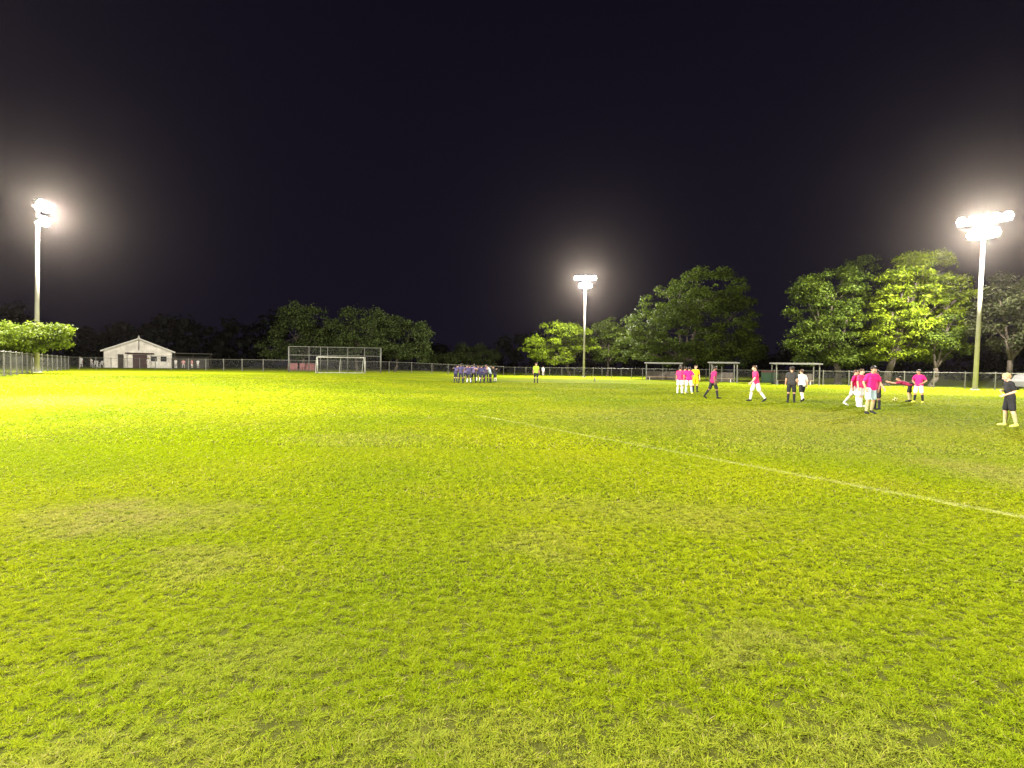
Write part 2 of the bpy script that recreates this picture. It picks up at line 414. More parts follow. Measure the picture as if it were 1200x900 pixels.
flood_pole('tall pale floodlight pole at the left beside the low bright tree', PL, face(PL, 10, 58), (436.8 - 241) * PL.y / F_PX, P_VIS * 1.9, R(1.3), True, LAMP_COL, (-0.8, 0.0, 0.8), (-0.45, 0.45))
flood_pole('floodlight pole in the middle distance between two trees', PM, face(PM, 4, 25), (441.8 - 326) * PM.y / F_PX, P_VIS * 2.2)
flood_pole('nearest tall floodlight pole on the right beside the large lit tree', PR, face(PR, 22, 26), (457 - 258) * PR.y / F_PX, P_VIS * 2.9, R(0.8))
pn = Vector((-24, 11, gz(-24, 11)))
flood_pole('near floodlight pole standing left of the view, out of the frame', pn, face(pn, -5, 12), 14.0, P_VIS * 3.25, 0, False)
pk = Vector((14, -16, 0))
flood_pole('floodlight pole behind the camera on the right, out of the frame', pk, face(pk, 8, 12), 14.0, P_VIS * 1.65, 0, False)

# ------------------------------------------------------------------ fences
def fence(label, pts, height, spacing, wire_gap=0.2):
    pts = [Vector((p[0], p[1], 0)) for p in pts]
    t0 = Vector((pts[0].x, pts[0].y, gz(pts[0].x, pts[0].y)))
    t = thing('chain_link_fence', label, 'fence', t0, 0, 'chain link fences round the field')
    seg = [(pts[i + 1] - pts[i]).length for i in range(len(pts) - 1)]; tot = sum(seg)
    def at(s):
        for i, L in enumerate(seg):
            if s <= L or i == len(seg) - 1:
                p = pts[i].lerp(pts[i + 1], min(1, s / L)); return Vector((p.x, p.y, gz(p.x, p.y))) - t0
            s -= L
    n = max(2, int(round(tot / spacing)))
    P = [at(tot * i / n) for i in range(n + 1)]
    proto = None
    rr = random.Random(int(tot * 10))
    for p in P:
        if proto is None:
            proto = MB().tube((0, 0, -0.05), (0, 0, height + 0.05), 0.045, 0.045, 8).ball((0, 0, height + 0.05), 0.055, 1).build('post', M['fence_post'], t); o = proto
        else:
            o = proto.copy(); COL.objects.link(o)
        o.location = p; o.rotation_euler = (rr.gauss(0, .008), rr.gauss(0, .008), 0)
    up = Vector((0, 0, height))
    rail = MB()
    for a, b in zip(P, P[1:]): rail.tube(a + up, b + up, 0.028, 0.028, 6)
    rail.build('top_rail', M['fence_post'], t)
    k = int(tot / wire_gap); hh = height - 0.06
    A = []; B = []
    for i in range(k):
        a = at(i * tot / k); j = i * tot / k
        if j + hh <= tot: A.append(a + Vector((0, 0, 0.04))); B.append(at(j + hh) + Vector((0, 0, hh)))
        if j - hh >= 0: A.append(a + Vector((0, 0, 0.04))); B.append(at(j - hh) + Vector((0, 0, hh)))
    vs, f = boxes_tubes_np([tuple(v) for v in A], [tuple(v) for v in B], 0.0045)
    mesh_np('wire_mesh', vs, f, M['wire'], t)
    return t
def gp(px, py): p = on_ground(px, py); return (p.x, p.y)
FL = [gp(-90, 448), gp(0, 441.6), gp(42, 436.6)]
c0 = FL[-1]
FB = [c0, gp(82, 433.0), gp(150, 432.4), gp(300, 435.3), gp(400, 436.3), gp(500, 438.2), gp(590, 440.0)]
FR = [FB[-1], gp(680, 441.9), gp(770, 445.3), gp(900, 450.3), gp(1143, 456.4), gp(1200, 458.6), gp(1320, 464)]
fence('chain link fence at the far left running under the low bright tree', FL, 1.6, 2.6)
fence('long far chain link fence running past the white clubhouse and behind the goal', FB, 1.6, 3.4, 0.24)
fence('chain link fence along the right side in front of the shelters and large trees', FR, 1.5, 2.2)

# ------------------------------------------------------------------ trees
def leaves_np(C, N, size, rng, asp=0.5):
    n = len(C); N = N / np.linalg.norm(N, axis=1)[:, None]
    T = rng.normal(size=(n, 3)); T -= (T * N).sum(1)[:, None] * N; T /= np.linalg.norm(T, axis=1)[:, None]; Bt = np.cross(N, T)
    L = (size * rng.uniform(0.6, 1.3, n))[:, None]; Wd = L * asp
    droop = np.array([[0, 0, -1.0]]) * L * 0.18
    v = np.stack([C - T * L / 2 + droop, C + Bt * Wd / 2, C + T * L / 2 + droop, C - Bt * Wd / 2], 1).reshape(-1, 3)
    return v, np.arange(n)[:, None] * 4 + np.arange(4)[None]
def crown_points(ells, rng, per_clump, clump_r, flat, n_clumps, drop_low=0.0):
    """ells: (centre, radii). Scatter flattened leaf clumps over each ellipsoid's outer volume."""
    C = []; N = []; hubs = []
    for (c, r), nc in zip(ells, n_clumps):
        c = np.array(c); r = np.array(r)
        for _ in range(nc):
            d = rng.normal(size=3); d /= np.linalg.norm(d)
            if d[2] < -0.3 and rng.uniform() < drop_low: d[2] *= -1
            rad = rng.uniform(0.45, 1.05) ** 0.6
            h = c + d * r * rad
            hubs.append(h)
            cr = clump_r * 0.85 * rng.uniform(0.4, 1.5)
            k = max(6, int(1.7 * per_clump * (cr / clump_r) ** 2))
            q = rng.normal(size=(k, 3)); q /= np.linalg.norm(q, axis=1)[:, None]
            q[:, 2] = np.where(q[:, 2] < -0.4, -q[:, 2] * 0.4, q[:, 2])
            rr_ = rng.uniform(0.25, 1.0, k)[:, None] ** 0.5
            C.append(h + q * rr_ * cr * np.array([1, 1, flat * rng.uniform(0.8, 1.4)]) + rng.normal(0, cr * 0.16, (k, 3)))
            N.append(q * np.array([0.7, 0.7, 0.6]) + np.array([0, 0, 0.55]) + rng.normal(0, 0.5, (k, 3)))
    return np.concatenate(C), np.concatenate(N), np.array(hubs)
def tree(label, px_base, Y, ells_px, leaf, seed, leaf_size=0.32, clump_r=0.9, flat=0.5, per=70, dens=1.0, trunk_r=0.22, lean_top=None, group='trees beyond the fence', name='broadleaf_tree', cat='tree'):
    """ells_px: crown lobes (px, py, rx, ry) seen at depth Y; each becomes a real ellipsoid of leaves as deep as wide"""
    rng = np.random.default_rng(seed)
    b = at_y(px_base, 430, Y); base = Vector((b.x, Y, gz(b.x, Y)))
    t = thing(name, label, cat, base, 0, group)
    ells = []; ncl = []
    for e in ells_px:
        px, py, rx, ry = e[:4]; dy = e[4] if len(e) > 4 else 0.0
        c = at_y(px, py, Y + dy) - base; s = Y / F_PX
        r = (rx * s, rx * s * 0.85, ry * s); ells.append((tuple(c), r))
        ncl.append(max(4, int(dens * (r[0] * r[1] + 2 * r[0] * r[2]) / (clump_r ** 2) * 2.1)))
    C, N, hubs = crown_points(ells, rng, per, clump_r, flat, ncl)
    ok = C[:, 2] > 0.5; C, N = C[ok], N[ok]
    v, f = leaves_np(C, N, leaf_size * 0.78, rng)
    mesh_np('crown', v, f, LEAF[leaf], t, face_attr={'rnd': rng.uniform(0, 1, len(f))})
    # trunk with limbs reaching into the lobes
    mb = MB(); rr = random.Random(seed)
    top = np.mean([e[0] for e in ells], 0); fork = Vector((top[0] * 0.25, top[1] * 0.25, max(1.2, 0.38 * top[2])))
    m1 = fork * 0.5 + Vector((rr.gauss(0, .12), rr.gauss(0, .12), 0))
    mb.path([Vector((0, 0, -0.1)), Vector((0, 0, 0.25)), m1, fork], [trunk_r * 1.5, trunk_r * 1.1, trunk_r * 0.95, trunk_r * 0.8], 9)
    sel = rr.sample(range(len(hubs)), min(len(hubs), 13))
    for e in ells:
        c = Vector(e[0]); k = fork.lerp(c, 0.55) + Vector((rr.gauss(0, .25), rr.gauss(0, .25), rr.gauss(0, .2)))
        mb.path([fork, k, c], [trunk_r * 0.62, trunk_r * 0.42, trunk_r * 0.22], 6)
        for i in sel:
            h = Vector(hubs[i])
            if (h - c).length < max(e[1]) * 1.05: mb.path([c.lerp(k, 0.4), (c + h) / 2 + Vector((0, 0, -0.15)), h], [trunk_r * 0.2, trunk_r * 0.12, 0.02], 5)
    mb.build('trunk', M['bark'], t, True)
    return t
tree('low spreading bright green tree at the left edge overhanging the fence', -12, 41.5,
     [(-30, 392, 40, 15), (10, 393, 32, 15), (48, 393, 26, 13), (70, 391, 11, 9, 0.5), (72, 384, 8, 3), (0, 403, 40, 8), (48, 403, 24, 7)], 'bright', 11, 0.30, 0.7, 0.42, 70, 1.3, 0.17)
tree('dim feathery tree behind the goal, leftmost and tallest of its row', 357, 92,
     [(352, 372, 24, 20), (342, 392, 22, 20), (372, 380, 20, 22), (322, 410, 15, 12), (350, 410, 24, 12), (374, 400, 20, 16)], 'dull', 12, 0.5, 1.3, 0.6, 60, 0.8, 0.25)
tree('dim rounded tree behind the right half of the tall backstop frame', 418, 90,
     [(412, 384, 26, 20), (438, 384, 22, 18), (395, 396, 22, 18), (425, 404, 28, 16), (398, 412, 22, 12)], 'dull', 13, 0.5, 1.3, 0.6, 60, 0.8, 0.25)
tree('dim arching tree right of the backstop frame, its crown curving down', 463, 93,
     [(458, 384, 22, 13), (482, 388, 19, 13), (494, 400, 10, 12), (446, 396, 16, 16), (466, 412, 24, 10), (486, 416, 18, 9)], 'dull', 14, 0.5, 1.2, 0.55, 60, 0.9, 0.22)
tree('small dim rounded tree behind the huddle of players', 553, 118,
     [(552, 415, 20, 11), (540, 420, 18, 9), (570, 420, 16, 8)], 'dull', 15, 0.55, 1.3, 0.6, 60, 0.9, 0.2)
tree('low dark shrubby tree between the arching tree and the small rounded tree', 508, 116,
     [(500, 420, 18, 8), (520, 422, 16, 7)], 'dull', 16, 0.55, 1.3, 0.6, 45, 0.8, 0.16)
tree('bright layered tree just left of the middle floodlight pole', 668, 97,
     [(655, 384, 22, 6), (640, 402, 22, 8), (672, 392, 22, 7), (628, 414, 18, 7), (650, 418, 22, 8), (684, 404, 18, 9), (662, 404, 24, 12, 2)], 'bright', 17, 0.5, 1.2, 0.36, 60, 0.9, 0.24)
tree('dimmer tree just right of the middle floodlight pole', 712, 99,
     [(712, 386, 16, 14), (704, 404, 18, 16), (728, 400, 18, 16), (716, 416, 22, 10)], 'mid', 18, 0.5, 1.2, 0.5, 60, 0.9, 0.22)
tree('large tree right of the middle floodlight, its left side brightly lit', 800, 77,
     [(762, 382, 30, 17), (752, 400, 24, 14), (790, 352, 36, 24), (830, 340, 42, 26), (852, 376, 38, 38), (806, 386, 42, 34), (876, 400, 18, 26), (760, 414, 26, 10), (800, 416, 40, 14), (845, 414, 36, 18)], 'mid', 19, 0.42, 1.15, 0.5, 70, 0.75, 0.38)
tree('broad tree with dense dark crown left of the large bright tree by the fence', 982, 58,
     [(975, 344, 40, 30), (955, 372, 30, 34), (990, 388, 44, 28), (960, 404, 34, 18), (1005, 330, 24, 26), (938, 396, 16, 18), (970, 420, 40, 10), (1005, 416, 24, 12)], 'mid', 20, 0.36, 0.95, 0.45, 70, 0.8, 0.33)
tree('large layered tree with bright leaf tiers left of the right floodlight pole', 1038, 55,
     [(1082, 305, 32, 8), (1060, 322, 30, 9), (1100, 334, 32, 11), (1065, 346, 36, 11), (1120, 352, 24, 16), (1046, 366, 34, 12), (1080, 374, 40, 14), (1050, 392, 36, 14), (1095, 396, 36, 18), (1040, 412, 26, 10), (1075, 360, 46, 30, 2.5), (1080, 412, 40, 12, 1.5)], 'layered', 21, 0.36, 0.85, 0.36, 66, 0.85, 0.36)
tree('dim dark leafy tree with a forked trunk at the right edge', 1181, 50,
     [(1172, 352, 26, 22), (1200, 340, 30, 26), (1165, 384, 26, 20), (1205, 380, 34, 24), (1240, 350, 34, 36), (1185, 402, 24, 12)], 'brown', 22, 0.36, 0.95, 0.5, 60, 0.7, 0.26)
tree('slim tree with pale trunk standing behind the fence between larger crowns', 1092, 53,
     [(1096, 402, 20, 14), (1110, 384, 18, 16), (1128, 402, 16, 14)], 'mid', 23, 0.34, 0.85, 0.5, 60, 0.8, 0.24)
def far_wood():
    rng = np.random.default_rng(5); C = []; N = []
    for _ in range(950):
        a = rng.uniform(-54, 54); d = rng.uniform(126, 175)
        hmax = 9.0 + 2.2 * math.sin(a * 0.21) + 1.6 * math.sin(a * 0.53 + 1) + (2.5 if a < -22 else 0)
        h = np.array([d * math.sin(R(a)), d * math.cos(R(a)), rng.uniform(0.5, hmax)])
        k = 34; q = rng.normal(size=(k, 3)); q /= np.linalg.norm(q, axis=1)[:, None]
        C.append(h + q * np.array([2.6, 2.6, 1.7]) * rng.uniform(0.3, 1, (k, 1))); N.append(q + np.array([0, 0, 0.4]))
    C = np.concatenate(C); N = np.concatenate(N); ok = C[:, 2] > 0.2
    v, f = leaves_np(C[ok], N[ok], 1.2, rng, 0.7)
    o = mesh_np('far_wood', v, f, LEAF['wood'], face_attr={'rnd': rng.uniform(0, 1, len(f))})
    tag(o, 'dark unlit wood far beyond the fence', 'wood', None, 'stuff')
far_wood()

# ------------------------------------------------------------------ clubhouse
def clubhouse():
    Y = 97.0; c = at_y(163, 432, Y); z0 = gz(c.x, Y)
    t = thing('clubhouse', 'small white gabled clubhouse with dark red doorway beyond the far fence', 'building', (c.x, Y, z0), math.atan2(c.x * -1, Y) * 0.0 + 0.64)
    w, dep, eh, ph = 10.2, 12.0, 3.35, 5.55
    hw = w / 2
    # front wall with openings is built from boards: side pieces, pieces between the openings, gable
    body = MB()
    body.prism([(-hw, 0), (hw, 0), (hw, eh), (0, ph - 0.25), (-hw, eh)], 'y', 0.0, dep)
    body.build('wall', M['wall'], t)
    bt = MB()
    for i in range(9):
        z = 0.35 + i * 0.36
        bt.box((0, -0.012, z), (w - 0.02, 0.022, 0.022))
    for i in range(11):
        x = -hw + 0.5 + i * (w - 1.0) / 10
        zt = eh + (ph - 0.3 - eh) * (1 - abs(x) / hw)
        bt.box((x, -0.03, (eh + zt) / 2), (0.06, 0.05, max(0.1, zt - eh - 0.05)))
    bt.build('siding_batten', M['trim'], t)
    for s in (-1, 1):
        sl = math.atan2(ph - eh, hw); L = (hw + 0.6) / math.cos(sl)
        cx = s * (hw + 0.6) / 2; cz = ph - (hw + 0.6) / 2 * math.tan(sl)
        MB().box((cx, dep / 2, cz + 0.02), (L, dep + 1.6, 0.12), Matrix.Rotation(s * sl, 3, 'Y')).build('roof', M['roof'], t)
        MB().box((cx, -0.84, cz - 0.06), (L, 0.05, 0.26), Matrix.Rotation(s * sl, 3, 'Y')).build('bargeboard', M['trim'], t)
        MB().box((s * (hw + 0.02), -0.03, eh / 2), (0.2, 0.1, eh)).build('corner_post', M['trim'], t)
    MB().tube((0, -0.8, ph + 0.0), (0, -0.8, ph + 0.55), 0.22, 0.05, 4).build('finial', M['trim'], t)
    MB().box((0, -0.09, eh + 0.9), (0.13, 0.1, 1.9)).build('king_post', M['dark'], t)
    d = MB().box((0.15, -0.05, 1.25), (2.2, 0.12, 2.5)).build('doorway', M['door_red'], t)
    MB().box((-0.55, -0.13, 1.15), (0.1, 0.08, 2.3)).box((0.15, -0.13, 1.15), (0.1, 0.08, 2.3)).build('door_frame', M['dark'], d)
    MB().box((0.1, -0.45, 2.75), (4.4, 0.9, 0.14), Matrix.Rotation(R(6), 3, 'X')).build('awning', M['door_red'], t)
    MB().box((-2.75, -0.05, 1.25), (0.85, 0.12, 2.5)).build('door', M['dark'], t)
    for x in (2.3, 3.85):
        wf = MB().box((x, -0.04, 1.75), (1.15, 0.1, 1.15)).build('window', M['trim'], t)
        MB().box((x, -0.095, 1.75), (0.95, 0.03, 0.95)).build('pane', M['glass'], wf)
    for x in (-1.85, 1.75): MB().tube((x, -0.8, 0), (x, -0.8, 2.66), 0.06, 0.06, 8).build('awning_post', M['trim'], t)
    # low lean-to shed roof beyond its right side
    c2 = at_y(226, 431, Y + 1); z2 = gz(c2.x, Y + 1)
    s = thing('open_shed', 'low dark open shed with a flat sloping roof right of the clubhouse', 'shed', (c2.x, Y + 1, z2), 0.62)
    MB().box((0, 1.0, 2.72), (6.4, 4.5, 0.12), Matrix.Rotation(R(-3), 3, 'X')).build('roof', M['shed'], s)
    MB().box((0, 3.2, 1.3), (6.0, 0.12, 2.6)).build('back_wall', M['shed'], s)
    for x in (-2.9, 0, 2.9): MB().tube((x, -1.0, 0), (x, -1.0, 2.72), 0.07, 0.07, 8).build('post', M['dark'], s)
clubhouse()

# ------------------------------------------------------------------ goal, backstop, boards, shelters
def goal():
    a = on_ground(372, 437.2); b = on_ground(427.5, 437.6); c = (a + b) / 2
    w = (b - a).length; h = 18.5 * c.y / F_PX
    t = thing('football_goal', 'white football goal standing on the far goal line', 'goal', c, math.atan2(b.y - a.y, b.x - a.x))
    hw = w / 2
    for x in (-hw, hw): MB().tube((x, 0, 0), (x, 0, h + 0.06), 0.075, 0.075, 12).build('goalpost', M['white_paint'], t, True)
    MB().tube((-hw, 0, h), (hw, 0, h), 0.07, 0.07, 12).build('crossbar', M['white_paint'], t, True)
    fr = MB()
    for x in (-hw, hw):
        fr.tube((x, 0, h), (x, 0.8, h), 0.03, 0.03, 6).tube((x, 0.8, h), (x, 1.8, 0.03), 0.03, 0.03, 6).tube((x, 0, 0.03), (x, 1.8, 0.03), 0.03, 0.03, 6)
    fr.tube((-hw, 1.8, 0.03), (hw, 1.8, 0.03), 0.03, 0.03, 6).tube((0, 1.8, 0.03), (0, 0.8, h), 0.025, 0.025, 6)
    fr.build('net_support', M['steel'], t)
    A = []; B = []
    n = 40
    for i in range(n + 1):
        x = -hw + w * i / n; A += [(x, 0.8, h), (x, 0, h)]; B += [(x, 1.8, 0), (x, 0.8, h)]
    for k in range(14):
        f = k / 13; p = (0.8 + 1.0 * f, h * (1 - f)); A.append((-hw, p[0], p[1])); B.append((hw, p[0], p[1]))
        for x in (-hw, hw): A.append((x, 0, h * (1 - f))); B.append((x, p[0], h * (1 - f)))
    vs, f = boxes_tubes_np(A, B, 0.004); mesh_np('net', vs, f, M['net'], t)
goal()
def backstop():
    Y = on_ground(392, 436.6).y + 1.2
    a = at_y(338.5, 436, Y); b = at_y(446, 437, Y + 2); z = gz(a.x, Y); a.z = z; b.z = gz(b.x, Y + 2)
    w = (b - a).length; h = 30.0 * Y / F_PX
    t = thing('backstop_net', 'tall rectangular ball stop frame with pale posts behind the goal', 'ball stop', (a + b) / 2, math.atan2(b.y - a.y, b.x - a.x))
    hw = w / 2
    for fr in (0, 0.215, 0.34, 0.415, 0.635, 0.82, 1.0):
        r = 0.1 if fr in (0, 1.0) else 0.05
        MB().tube((-hw + w * fr, 0, 0), (-hw + w * fr, 0, h), r, r, 8).build('post', M['steel_dim'], t, True)
    for z_ in (h - 0.03, h * 0.66): MB().tube((-hw, 0, z_), (hw, 0, z_), 0.05, 0.05, 8).build('rail', M['steel_dim'], t)
    A = []; B = []; k = int(w / 0.2)
    for i in range(k): x = -hw + w * i / k; A.append((x, 0.03, 0.02)); B.append((x, 0.03, h))
    for j in range(int(h / 0.2)): A.append((-hw, 0.03, j * 0.2)); B.append((hw, 0.03, j * 0.2))
    vs, f = boxes_tubes_np(A, B, 0.0045); mesh_np('wire_mesh', vs, f, M['wire'], t)
backstop()
def red_boards():
    Y = on_ground(355, 436).y + 3.2
    for i, (x0, x1, lab) in enumerate(((337, 349, 'dull red board leaning by the fence, left of two beside the goal'), (351, 370, 'longer dull red board by the fence, right next to the goalpost'))):
        a = at_y(x0, 436, Y); b = at_y(x1, 436, Y); z = gz(a.x, Y); w = b.x - a.x
        t = thing('red_board', lab, 'board', ((a.x + b.x) / 2, Y, z), 0.05, 'red boards by the fence')
        MB().box((0, 0, 0.72), (w - 0.1, 0.06, 1.0), Matrix.Rotation(R(-8), 3, 'X')).build('panel', M['red_board'], t)
        for s in (-1, 0, 1): MB().box((s * (w / 2 - 0.12), 0.14, 0.6), (0.07, 0.07, 1.2)).build('stake', M['dark'], t)
red_boards()
def shelter(label, x0, x1, ytop, ybase, extra):
    g0 = on_ground((x0 + x1) / 2, ybase); Y = g0.y + 2.2
    a = at_y(x0, ytop, Y); b = at_y(x1, ytop, Y); w = b.x - a.x; h = a.z - gz(a.x, Y)
    t = thing('team_shelter', label, 'shelter', ((a.x + b.x) / 2, Y, gz(a.x, Y)), -0.25, 'team shelters behind the fence')
    MB().box((0, 0.75, h - 0.02), (w, 2.3, 0.13), Matrix.Rotation(R(2), 3, 'X')).build('roof', M['shelter_roof'], t)
    for x in (-w / 2 + 0.25, w / 2 - 0.25):
        for y in (-0.2, 1.7): MB().tube((x, y, 0), (x, y, h - 0.07 + y * 0.035), 0.06, 0.06, 8).build('post', M['fence_post'], t)
    for k in range(extra): MB().box((-w / 2 + 0.25 + (w - 0.5) * (k + 1) / (extra + 1), 1.7, h / 2), (0.08, 0.08, h - 0.1)).build('post', M['fence_post'], t)
    MB().box((0, 1.72, 0.62), (w - 0.6, 0.04, 1.15)).build('back_panel', M['dark'], t)
    be = MB().box((0, 1.2, 0.45), (w - 0.8, 0.36, 0.05)).build('bench', M['bench'], t)
    for s in (-1, 1): MB().box((s * (w / 2 - 0.7), 1.2, 0.21), (0.06, 0.3, 0.42)).build('leg', M['steel'], be)
shelter('flat roofed grey team shelter behind the group with the yellow shirt', 756, 799, 425.0, 446.5, 1)
shelter('narrow grey team shelter, middle of three, behind the fence', 832.5, 865, 424.5, 449.0, 1)
shelter('grey team shelter with wide pale roof behind the referee in dark kit', 909, 960, 425.5, 452.0, 0)
def banner():
    a = on_ground(897, 450.2); Y = a.y - 0.25
    l = at_y(893, 440, Y); r = at_y(911, 440, Y)
    t = thing('fence_banner', 'small dark green banner with a red top edge tied on the fence', 'banner', ((l.x + r.x) / 2, Y, gz(l.x, Y)), -0.55)
    w = r.x - l.x
    MB().box((0, 0, 0.72), (w, 0.02, 1.1)).build('cloth', M['green_cloth'], t)
    MB().box((0, -0.005, 1.36), (w, 0.024, 0.16)).build('top_edge', M['red_board'], t)
banner()
def parked_car():
    Y = 45.5; a = at_y(1189, 455, Y); ln = 4.3
    t = thing('parked_car', 'white parked car partly visible behind the fence at the right edge', 'car', (a.x + ln / 2, Y, 0), 0.12)
    body = [(-2.15, 0.35), (2.15, 0.35), (2.15, 0.72), (2.0, 0.86), (1.25, 0.95), (-1.95, 0.98), (-2.12, 0.8)]
    cab = [(-1.85, 0.975), (1.2, 0.945), (0.55, 1.40), (0.2, 1.47), (-1.2, 1.46), (-1.6, 1.36)]
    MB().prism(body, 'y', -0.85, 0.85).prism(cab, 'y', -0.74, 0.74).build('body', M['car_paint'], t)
    for s in (-1, 1):
        MB().prism([(-1.55, 1.0), (-0.5, 1.0), (-0.5, 1.38), (-1.35, 1.34)], 'y', s * 0.742, s * 0.75).build('window', M['glass'], t)
        MB().prism([(-0.42, 1.0), (0.95, 1.0), (0.45, 1.36), (-0.42, 1.38)], 'y', s * 0.742, s * 0.75).build('window', M['glass'], t)
        MB().box((2.1, s * 0.6, 0.72), (0.12, 0.3, 0.14)).build('headlight', M['lampglass'], t)
        for x in (-1.35, 1.35):
            wh = MB().tube((x, s * 0.66, 0.32), (x, s * 0.87, 0.32), 0.32, 0.32, 20).build('wheel', M['tyre'], t)
            MB().tube((x, s * 0.86, 0.32), (x, s * 0.885, 0.32), 0.19, 0.17, 12).build('rim', M['rim'], wh)
parked_car()

# ------------------------------------------------------------------ people
def remeshed(name, mb, voxel, smooth_iter=2):
    me = bpy.data.meshes.new('tmp'); mb.bm.to_mesh(me); mb.bm.free()
    o = bpy.data.objects.new('tmp', me); COL.objects.link(o)
    r = o.modifiers.new('r', 'REMESH'); r.mode = 'VOXEL'; r.voxel_size = voxel
    s = o.modifiers.new('s', 'SMOOTH'); s.iterations = smooth_iter; s.factor = 0.5
    dg = bpy.context.evaluated_depsgraph_get()
    out = bpy.data.meshes.new_from_object(o.evaluated_get(dg)); out.name = name
    bpy.data.objects.remove(o); bpy.data.meshes.remove(me)
    out.polygons.foreach_set('use_smooth', np.ones(len(out.polygons), bool))
    return out
def cap(mb, a, ra, b, rb, sub=2):
    a = Vector(a); b = Vector(b)
    mb.ball(a, ra, sub)
    if (b - a).length > 1e-4: mb.ball(b, rb, sub); mb.tube(a, b, ra, rb, 12)
V = Vector
SKIN = [mat('skin_light', (0.50, 0.31, 0.21), 0.55, 0.06), mat('skin_tan', (0.36, 0.20, 0.12), 0.55, 0.06), mat('skin_brown', (0.16, 0.085, 0.05), 0.55, 0.06)]
EYE = mat('eye', (0.03, 0.02, 0.015), 0.3, 0.1); LIP = mat('lips', (0.30, 0.11, 0.09), 0.5, 0.1)
def cloth(n, c): return mat(n, c, 0.85, 0.14, 9.0, 0, 0.3)
CL = {'pink': cloth('pink_shirt', (0.60, 0.012, 0.15)), 'red': cloth('coral_pink_shirt', (0.60, 0.028, 0.125)), 'magenta': cloth('magenta_shirt', (0.33, 0.012, 0.095)),
      'maroon': cloth('dull_maroon_shirt', (0.22, 0.015, 0.055)), 'yellow': cloth('yellow_shirt', (0.62, 0.48, 0.008)), 'white': cloth('white_cloth', (0.54, 0.54, 0.52)),
      'pale_blue': cloth('pale_blue_cloth', (0.38, 0.49, 0.54)), 'black': cloth('black_cloth', (0.012, 0.012, 0.014)), 'charcoal': cloth('charcoal_shirt', (0.030, 0.029, 0.028)),
      'navy': cloth('navy_shirt', (0.035, 0.030, 0.085)), 'purple': cloth('faded_purple_shirt', (0.11, 0.085, 0.17)), 'darkblue': cloth('dark_navy_shorts', (0.012, 0.012, 0.028)),
      'hivis': cloth('lime_bib', (0.24, 0.36, 0.03)), 'olive': cloth('pale_olive_sock', (0.30, 0.27, 0.13)), 'grey': cloth('grey_cloth', (0.30, 0.29, 0.28)),
      'limeboot': cloth('lime_boot', (0.60, 0.58, 0.10)), 'blush': cloth('faded_pink_shirt', (0.50, 0.26, 0.26))}
HAIRS = {'dark': mat('dark_hair', (0.015, 0.011, 0.009), 0.6, 0.3, 30), 'brown': mat('brown_hair', (0.06, 0.035, 0.02), 0.6, 0.3, 30), 'blond': mat('blond_hair', (0.42, 0.30, 0.13), 0.6, 0.25, 30)}
POSES = {   # lean, legs [(thigh, shin)] for -x and +x sides, arms [(upper, fore)], head nod ; facing -Y
    'stand': dict(lean=2, legs=[((-.06, -.03, -1), (-.02, .03, -1)), ((.08, .02, -1), (.04, .05, -1))], arms=[((-.20, .05, -1), (-.08, -.22, -1)), ((.20, .03, -1), (.08, -.25, -1))], nod=5),
    'hips': dict(lean=2, legs=[((-.14, -.02, -1), (-.08, .03, -1)), ((.14, 0, -1), (.10, .05, -1))], arms=[((-.62, .30, -1), (.55, -.42, -.55)), ((.62, .30, -1), (-.55, -.42, -.55))], nod=10),
    'walk': dict(lean=7, legs=[((-.06, -.42, -1), (-.03, -.10, -1)), ((.08, .30, -1), (.04, .75, -1))], arms=[((-.22, .38, -1), (-.06, -.10, -1)), ((.22, -.35, -1), (.02, -.65, -.8))], nod=4),
    'stride': dict(lean=8, legs=[((-.22, -.30, -1), (-.14, -.02, -1)), ((.26, .18, -1), (.16, .40, -1))], arms=[((-.42, .22, -1), (.0, -.5, -.9)), ((.42, -.1, -1), (.0, -.6, -.7))], nod=12),
    'bend': dict(lean=72, legs=[((-.10, .05, -1), (-.06, .08, -1)), ((.12, -.25, -1), (.08, .10, -1))], arms=[((-.12, -.75, -.25), (-.02, -.85, .30)), ((.12, -.75, -.2), (.02, -.85, .25))], nod=-25),
    'huddle': dict(lean=20, legs=[((-.12, .04, -1), (-.08, .08, -1)), ((.13, -.06, -1), (.08, .05, -1))], arms=[((-.95, -.18, .02), (-.7, -.6, .12)), ((.95, -.18, .02), (.7, -.6, .12))], nod=24),
    'phone': dict(lean=5, legs=[((-.05, -.14, -1), (-.02, .02, -1)), ((.08, .08, -1), (.04, .22, -1))], arms=[((-.10, .22, -1), (.45, -.62, .10)), ((.12, .28, -1), (-.40, -.66, -.35))], nod=16),
}
def nz(v): return V(v).normalized()
